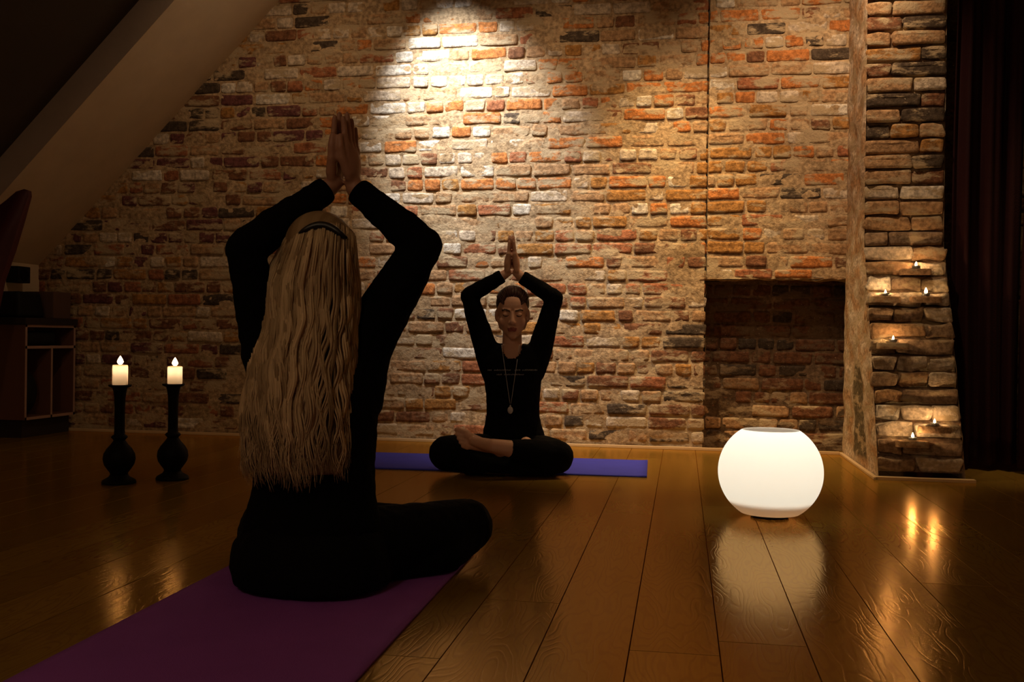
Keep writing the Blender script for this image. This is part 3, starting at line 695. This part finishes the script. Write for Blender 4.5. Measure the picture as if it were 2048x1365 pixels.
# ---- woman in front, back to the camera, arms joined overhead
A = empty('person', (D(620, 1130, 2.46).x, D(620, 1130, 2.46).y, .007))
tag(A, 'woman with long wavy blonde hair seen from behind, in black, seated with hands joined overhead', 'person')
dF = Vector((.10, 1, 0)).normalized(); sF = Vector((dF.y, -dF.x, 0))          # facing / right-hand side
zU = Vector((0, 0, 1))
J = dict(
    neck=D(632, 660, 2.45), headc=D(643, 520, 2.42), shL=D(535, 712, 2.44), shR=D(722, 700, 2.46),
    elL=D(490, 497, 2.38), elR=D(846, 492, 2.44), wrL=D(657, 376, 2.47), wrR=D(711, 378, 2.47), pel=D(622, 1095, 2.44),
    knR=D(932, 1052, 2.72), knL=D(535, 1042, 2.86), hipR=D(715, 1098, 2.46), hipL=D(545, 1098, 2.46))
J['ftL'] = D(850, 1040, 2.80); J['ftR'] = D(640, 1085, 2.78)
pelz = J['pel']
def hz(u, v, d): return D(u, v, d)
# body (skin): one continuous mesh
bm = bmesh.new()
headf = (dF * .99 - zU * .06 - sF * .10).normalized(); heads = headf.cross(zU).normalized(); headu = heads.cross(headf).normalized()
head(bm, J['headc'] + zU * 0.0, headf, headu, heads)
cap(bm, J['headc'] - headu * .06 - headf * .015, J['neck'] - zU * .03, .052, .058)
loft(bm, [(D(640, 690, 2.45), .07, .055), (D(632, 740, 2.45), .13, .075), (D(628, 860, 2.45), .115, .075), (D(625, 980, 2.45), .12, .085), (D(622, 1090, 2.45), .15, .10), (D(622, 1140, 2.45), .13, .09)], sF, dF)
for sh, el, wr in (('shL', 'elL', 'wrL'), ('shR', 'elR', 'wrR')):
    chain(bm, [J[sh], J[el], J[el].lerp(J[wr], .35), J[wr]], [.044, .035, .034, .0235])
chain(bm, [J['hipR'], J['knR'], J['knR'].lerp(J['ftR'], .4), J['ftR']], [.075, .050, .046, .03]); chain(bm, [J['hipL'], J['knL'], J['knL'].lerp(J['ftL'], .4), J['ftL']], [.075, .050, .046, .03])
foot(bm, J['ftL'], Vector((.9, .25, .06)), Vector((.1, -.3, .9)), .9); foot(bm, J['ftR'], Vector((-.9, .3, 0)), Vector((0, -.4, .7)), .9)
tipc = D(691, 226, 2.47); hd_ = .90
for nm, wr, q in (('L', 'wrL', 1), ('R', 'wrR', -1)):
    w0 = D(669 if q > 0 else 706, 366, 2.47); tgt = tipc - sF * (q * .0095); d_ = tgt - w0; cap(bm, J[wr], w0, .024, .021)
    hand(bm, w0, d_, sF * q, -dF, d_.length / .182)
fuse('body', bm, .0040, 3, [MT['skin_back']], A)
# sweater
bm = bmesh.new()
loft(bm, [(D(638, 668, 2.45), .060, .055), (D(636, 690, 2.45), .095, .075), (D(632, 725, 2.45), .145, .100), (D(632, 790, 2.45), .160, .112), (D(628, 860, 2.45), .158, .108), (D(628, 930, 2.45), .152, .102), (D(627, 990, 2.45), .155, .108), (D(624, 1050, 2.45), .172, .128), (D(622, 1100, 2.45), .176, .138), (D(622, 1130, 2.46), .15, .12)], sF, dF)
lat = D(560, 800, 2.45), D(710, 800, 2.45)
chain(bm, [lat[0], J['shL'] + zU * .0, J['shL'].lerp(J['elL'], .5), J['elL']], [.060, .062, .052, .044]); chain(bm, [lat[1], J['shR'], J['shR'].lerp(J['elR'], .5), J['elR']], [.070, .074, .062, .048])
for el, wr in (('elL', 'wrL'), ('elR', 'wrR')):
    e_, w_ = J[el], J[wr]; c1 = e_.lerp(w_, .93)
    chain(bm, [e_, e_.lerp(w_, .3), e_.lerp(w_, .75), c1], [.046, .047, .037, .033])
cap(bm, D(690, 690, 2.45), J['shR'], .055, .072); cap(bm, D(585, 690, 2.45), J['shL'], .055, .06)
cut = lambda p: any((p - J[w_]).dot((J[w_] - J[e_]).normalized()) > -.012 and (p - J[w_]).length < .09 for e_, w_ in (('elL', 'wrL'), ('elR', 'wrR')))
sw = fuse('sweater', bm, .0065, 7, [MT['black_cloth']], A, wrinkle=.0035, cut=cut)
cuffs('cuff', sw, [(J['elL'], J['wrL'], .0305), (J['elR'], J['wrR'], .0305)], A)
# trousers
bm = bmesh.new()
loft(bm, [(D(624, 1035, 2.45), .150, .11), (D(622, 1085, 2.44), .190, .15), (D(624, 1130, 2.44), .198, .165), (D(626, 1165, 2.44), .19, .16)], sF, dF)
for q in (560, 690): ell(bm, D(q, 1118, 2.41), .105, .115, .098)
chain(bm, [J['hipR'] + Vector((0, .02, .0)), J['hipR'].lerp(J['knR'], .5), J['knR']], [.100, .088, .074]); chain(bm, [J['hipL'] + Vector((0, .03, 0)), J['hipL'].lerp(J['knL'], .5), J['knL']], [.100, .085, .070])
chain(bm, [J['knR'], J['knR'].lerp(J['ftR'], .35), J['ftR'].lerp(J['knR'], .12)], [.070, .070, .045]); chain(bm, [J['knL'], J['knL'].lerp(J['ftL'], .35), J['ftL'].lerp(J['knL'], .1)], [.066, .062, .042])
chain(bm, [J['knR'] + Vector((-.0, -.02, -.015)), D(885, 1112, 2.60), D(760, 1140, 2.52)], [.062, .055, .06])
for v in bm.verts: v.co.z = max(v.co.z, .011)
tr = fuse('trousers', bm, .0065, 7, [MT['black_trouser']], A, wrinkle=.0025, seed=4)
# hair: locks from the crown down the back to the waist
rnd = random.Random(3); paths = []
def lerp(a, b, t): return a + (b - a) * t
def hair_edges(v):        # left and right outline of the hair in the photograph's frame, by height
    T = [(440, 612, 668), (470, 556, 702), (520, 527, 719), (570, 524, 722), (640, 524, 719), (700, 508, 714), (780, 492, 712), (860, 484, 710), (930, 488, 706), (985, 500, 704)]
    for a, b in zip(T, T[1:]):
        if v <= b[0]: k = max(0, (v - a[0]) / (b[0] - a[0])); return lerp(a[1], b[1], k), lerp(a[2], b[2], k)
    return T[-1][1], T[-1][2]
CU, CV, RU, RV = 643, 497, 76, 58
bm = bmesh.new()      # the mass under the locks
ell(bm, J['headc'] + headu * .029 - headf * .012, .084, .098, .088, heads, headf, headu)
def bk(v): return 2.318 - .018 * math.sin(min(1, max(0, (v - 600) / 200)) * math.pi / 2)       # the back, down to the waist
secs = []
for v in (540, 580, 640, 700, 780, 860, 920, 945):
    l, r = hair_edges(v); secs.append((D((l + r) / 2, v, bk(v) + .075), (r - l) / 2 / FPX * 2.38 * .90, .052))
loft(bm, secs, sF, dF, p=2.0)
b_ = fuse('tmp_hair', bm, .008, 4, [], None); bh = bmesh.new(); bh.from_mesh(b_.data); clh = in_col(bh)
bpy.data.objects.remove(b_)
for f_ in bh.faces:
    f_.smooth = True
    n = noise.noise(Vector((f_.calc_center_median().x * 60, 0, f_.calc_center_median().z * 4)))
    for l in f_.loops: l[clh] = (.12 + .2 * n,) * 3 + (1,)
me = bpy.data.meshes.new('hair'); bh.to_mesh(me); bh.free()
for i in range(92):                     # locks, each a bundle of strands that wave together
    T0 = rnd.random() if i % 4 else rnd.choice((.03, .97)) + rnd.uniform(-.03, .03)
    lay = rnd.random(); end = 915 + 70 * rnd.random() ** .8 - 70 * abs(T0 - .5) ** 2; ph = rnd.uniform(0, 6.28); fr = rnd.uniform(.045, .070); am = rnd.uniform(2.5, 6.5); tone = max(.05, min(.95, rnd.gauss(.48, .22))); wide = rnd.uniform(.018, .034); drift = rnd.uniform(-.06, .06)
    for q in range(11):
        t = T0 + rnd.uniform(-1, 1) * wide; e2 = end + rnd.uniform(-30, 12); p2 = ph + rnd.uniform(-.5, .5); a2 = am * rnd.uniform(.7, 1.2); l2 = lay + rnd.uniform(-.25, .25)
        uc = CU + (2 * t - 1) * RU * .86; v = CV - RV * math.sqrt(max(0, 1 - ((uc - CU) / RU) ** 2)) + rnd.uniform(-1, 5)
        pts = []; v0 = v
        while v < e2:
            l, r = hair_edges(max(v, 520)); g_ = max(0, (v - 640) / 330); x_ = 2 * t - 1 + drift * g_
            tt = (x_ + 1) / 2; kk = min(1, max(0, (v - 505) / 95)); kk = kk * kk * (3 - 2 * kk)
            u = lerp(uc, lerp(l + 4, r - 4, tt), min(1, max(0, (v - v0) / max(20, 565 - v0))) ** .8)
            u += a2 * min(1, max(0, (v - 540) / 160)) * math.sin(v * fr + p2) + 5 * g_ * math.sin(p2 * 3 + v * .013)
            if v > e2 - 60: u += (v - e2 + 60) * .10 * math.sin(ph * 7 + q)
            rr = max(0, 1 - ((u - CU) / (RU + 4)) ** 2 - (min(v - CV, 0) / (RV + 3)) ** 2)
            skull = 2.415 - .112 * math.sqrt(rr)
            dep = lerp(skull, bk(v) + .060 * x_ * x_ * x_ * x_ + .018 * x_ * x_, kk)
            pts.append(D(u, v, dep - .014 * l2 + .004 + .004 * math.sin(v * fr * 1.1 + p2)))
            v += 4 if v < v0 + 24 else 10
        if len(pts) >= 6: paths.append((pts, rnd.uniform(.0016, .0034), max(0, min(1, tone + rnd.uniform(-.12, .12)))))
bm = strands('hair', paths, None, None); bm.from_mesh(me)
h1 = from_bm('hair', bm, MT['blonde'], A, True); h1.matrix_parent_inverse = Matrix.Translation(-A.location); h1['label'] = 'waist long wavy blonde hair'
# hair comb across the crown
bm = bmesh.new(); arc = []
for k in range(15):
    t = k / 14; u = 598 + 96 * t; v = 467 - 17 * math.sin(math.pi * min(1, t * 1.05)) + 9 * t * t * t
    rr = max(0, 1 - ((u - CU) / (RU + 4)) ** 2 - (min(v - CV, 0) / (RV + 3)) ** 2)
    arc.append(D(u, v, 2.415 - .112 * math.sqrt(rr) - .018))
tube(bm, arc, [.0025 + .0075 * math.sin(math.pi * k / 14) ** .6 for k in range(15)], 10)
o = from_bm('hair_comb', bm, MT['clip'], A, True); o.matrix_parent_inverse = Matrix.Translation(-A.location); o['label'] = 'dark curved hair comb'

# ---- woman at the wall, facing the camera
d0 = 4.74
Bp = empty('person.001', (D(1024, 915, d0).x, D(1024, 915, d0).y, .007))
tag(Bp, 'short haired woman in black facing the camera in lotus pose, hands joined overhead', 'person')
dB = (EYEP - D(1024, 680, d0)); dB.z = 0; dB.normalize(); sB = Vector((-dB.y, dB.x, 0))      # sB points to the right of the picture
if sB.dot(Rt) < 0: sB = -sB
hb = D(1025, 628, d0 - .02); K = dict(
    shL=D(975, 706, d0), shR=D(1078, 706, d0), elL=D(938, 592, d0 - .02), elR=D(1109, 596, d0 - .02), wrL=D(1007, 551, d0 - .03), wrR=D(1041, 553, d0 - .03),
    hpL=D(988, 905, d0), hpR=D(1058, 907, d0), knL=D(893, 907, d0 - .26), knR=D(1113, 914, d0 - .28))
K['anL'] = D(984, 892, d0 - .385)      # ankle that crosses to the left thigh
K['anR'] = D(1040, 925, d0 - .26)
bm = bmesh.new()
hf = (dB * .97 - zU * .12).normalized(); hs_ = sB; hu = hs_.cross(hf).normalized(); hu = hu if hu.z > 0 else -hu
head(bm, hb, hf, hu, hs_)
cap(bm, hb - hu * .055 - hf * .015, D(1024, 712, d0), .044, .050)
loft(bm, [(D(1024, 690, d0), .055, .050), (D(1024, 704, d0), .11, .066), (D(1025, 722, d0), .135, .082), (D(1026, 760, d0), .115, .085), (D(1026, 830, d0), .10, .075), (D(1026, 890, d0), .13, .09), (D(1026, 925, d0), .12, .09)], sB, dB)
for sh, el, wr in (('shL', 'elL', 'wrL'), ('shR', 'elR', 'wrR')): chain(bm, [K[sh], K[el], K[el].lerp(K[wr], .35), K[wr]], [.042, .033, .032, .023])
chain(bm, [K['hpL'], K['knL'], K['anR']], [.07, .05, .035]); chain(bm, [K['hpR'], K['knR'], K['knR'].lerp(K['anL'], .4), K['anL']], [.07, .05, .046, .031])
foot(bm, K['anL'], D(912, 868, d0 - .37) - K['anL'], Vector((.15, -.9, .35)), 1.0)
foot(bm, D(1052, 886, d0 - .235), D(1120, 884, d0 - .225) - D(1052, 886, d0 - .235), Vector((.0, -.45, .85)), .9)
tipc = D(1023, 469, d0 - .03)
for wr, q in (('wrL', 1), ('wrR', -1)):
    w0 = D(1015 if q > 0 else 1033, 546, d0 - .03); tgt = tipc - sB * q * .0078; d_ = tgt - w0; cap(bm, K[wr], w0, .023, .020); hand(bm, w0, d_, sB * q, -dB, d_.length / .184)
def facepaint(c, n):
    q = c - hb; a, b, e = q.dot(hs_), q.dot(hf), q.dot(hu)
    if b < .055: return 0
    if abs(a) < .021 and -.0745 < e < -.0545 - abs(a) * .15 and b > .078: return 1
    if .012 < abs(a) < .050 and abs(e - .026 + abs(abs(a) - .034) * .25) < .0045: return 2
    if .018 < abs(a) < .046 and abs(e + .004 - ((abs(a) - .031) ** 2) * 28) < .0026: return 2
    return 0
fuse('body.001', bm, .0040, 3, [MT['skin'], MT['lips'], MT['brow']], Bp, paint=facepaint)
bm = bmesh.new()
loft(bm, [(D(1024, 688, d0 + .01), .066, .054), (D(1024, 698, d0), .118, .076), (D(1025, 718, d0), .142, .094), (D(1026, 750, d0), .140, .104), (D(1026, 790, d0), .128, .096), (D(1026, 830, d0), .125, .088), (D(1027, 865, d0), .145, .10), (D(1027, 895, d0), .158, .115), (D(1027, 915, d0), .14, .11)], sB, dB)
for a_, sh, el, wr in ((D(985, 745, d0), 'shL', 'elL', 'wrL'), (D(1067, 745, d0), 'shR', 'elR', 'wrR')):
    chain(bm, [a_, K[sh], K[sh].lerp(K[el], .5), K[el]], [.055, .061, .050, .041]); e_, w_ = K[el], K[wr]; chain(bm, [e_, e_.lerp(w_, .3), e_.lerp(w_, .92)], [.041, .040, .032])
def cutB(p):
    if any((p - K[w_]).dot((K[w_] - K[e_]).normalized()) > -.016 and (p - K[w_]).length < .09 for e_, w_ in (('elL', 'wrL'), ('elR', 'wrR'))): return True
    q = p - D(1024, 690, d0 - .07); return (q.dot(sB) / .044) ** 2 + (q.dot(zU) / .062) ** 2 < 1 and q.dot(dB) > -.05
swB = fuse('sweater.001', bm, .0065, 6, [MT['black_cloth']], Bp, wrinkle=.003, seed=9, cut=cutB)
cuffs('cuff', swB, [(K['elL'], K['wrL'], .0290), (K['elR'], K['wrR'], .0290)], Bp)
bm = bmesh.new()
loft(bm, [(D(1026, 885, d0), .135, .105), (D(1026, 905, d0), .165, .13), (D(1026, 925, d0), .175, .14)], sB, dB)
chain(bm, [K['hpL'], K['hpL'].lerp(K['knL'], .55), K['knL']], [.085, .090, .080]); chain(bm, [K['hpR'], K['hpR'].lerp(K['knR'], .55), K['knR']], [.085, .090, .078])
chain(bm, [K['knL'], K['knL'].lerp(K['anR'], .4), K['anR']], [.072, .060, .045]); chain(bm, [K['knR'], K['knR'].lerp(K['anL'], .35), K['knR'].lerp(K['anL'], .58), K['knR'].lerp(K['anL'], .64)], [.072, .064, .050, .047])
chain(bm, [D(935, 925, d0 - .30), D(1010, 935, d0 - .28), D(1100, 932, d0 - .30)], [.05, .045, .05])
for v in bm.verts: v.co.z = max(v.co.z, .012)
fuse('trousers.001', bm, .0065, 6, [MT['black_trouser']], Bp, wrinkle=.002, seed=2)
# short dark hair combed back
bm = bmesh.new(); ell(bm, hb + hu * .047 - hf * .026, .080, .096, .080, hs_, hf, hu); ell(bm, hb + hu * .0 - hf * .045, .076, .062, .085, hs_, hf, hu)
b_ = fuse('tmp_hair2', bm, .006, 3, [], None); bh = bmesh.new(); bh.from_mesh(b_.data); clh = in_col(bh); bpy.data.objects.remove(b_)
for f_ in bh.faces:
    f_.smooth = True
    for l in f_.loops: l[clh] = (.3, .3, .3, 1)
me = bpy.data.meshes.new('hair2'); bh.to_mesh(me); bh.free(); paths = []
for i in range(300):
    th = rnd.uniform(-1.25, 1.25); pts = []; ph = rnd.uniform(0, 6)
    for k in range(9):
        a = lerp(.60 - .38 * min(1, max(0, abs(th) - .5) / .7) - (.10 if k == 0 else 0), 2.6, k / 8)          # from the hairline over the crown to the nape
        dirv = hs_ * math.sin(th) * math.sin(a * .9 + .35) * 1.0 + hf * math.cos(a) + hu * math.sin(a) * math.cos(th * .85)
        dirv.normalize(); pts.append(hb + hu * .036 - hf * .018 + hs_ * dirv.dot(hs_) * .083 + hf * dirv.dot(hf) * .102 + hu * dirv.dot(hu) * .094 + dirv * (.002 * math.sin(ph + k) - (.014 if k == 0 else 0)))
    paths.append((pts, rnd.uniform(.002, .0042), rnd.random()))
bm = strands('hair', paths, None, None); bm.from_mesh(me)
h2 = from_bm('hair.001', bm, MT['brown_hair'], Bp, True); h2.matrix_parent_inverse = Matrix.Translation(-Bp.location); h2['label'] = 'short dark brown hair'
# necklace with pendant and shirt print lie on the sweater's surface
from mathutils.bvhtree import BVHTree
sw_bvh = BVHTree.FromPolygons([v.co.copy() for v in swB.data.vertices], [tuple(p.vertices) for p in swB.data.polygons])
def onshirt(u, v, off=.004):
    r_ = ray(u, v); h_ = sw_bvh.ray_cast(EYEP, r_.normalized())
    return (h_[0] - r_.normalized() * off) if h_[0] else D(u, v, d0 - .11)
nk = bmesh.new()
for side in (-1, 1):
    pts = []
    for k in range(17):
        t = k / 16; u = 1021 + side * (17 * (1 - t) ** 1.0 + 1); v = 690 + 118 * t
        pts.append(onshirt(u, v, .005) if v > 712 else D(u, v, d0 - .085 - .03 * (v - 690) / 22))
    tube(nk, pts, .0012, 5)
ncl = from_bm('necklace', nk, MT['silver'], Bp, True); ncl.matrix_parent_inverse = Matrix.Translation(-Bp.location); ncl['label'] = 'long thin necklace with a pale pendant'
bm = bmesh.new(); pc = onshirt(1020.5, 821, .010); ell(bm, pc, .013, .005, .017, sB, dB, zU); cap(bm, pc + zU * .014, pc + zU * .022, .004, .003, 8); pn = from_bm('pendant', bm, MT['silver'], ncl, True)
bm = bmesh.new(); rp = random.Random(5)
for v, words in ((741, ((976, 984), (989, 1022), (1030, 1040), (1045, 1075))), (750, ((994, 1003), (1009, 1020), (1023, 1046)))):
    for a, b in words:
        u = a
        while u < b:
            hgt = rp.choice((2.0, 3.2, 2.4)); w2 = rp.uniform(1.0, 2.0)
            for (u1, v1, u2, v2) in ((u, v + 1.2, u, v + 1.2 - hgt), (u, v - .6, u + w2, v - .6 + rp.uniform(-.6, .6))):
                tube(bm, [onshirt(u1, v1, .0012), onshirt(u2, v2, .0012)], .0007, 4)
            u += w2 + 1.4
pr_ = from_bm('shirt_print', bm, MT['ink'], swB); pr_['label'] = 'two short lines of small pale lettering across the chest'
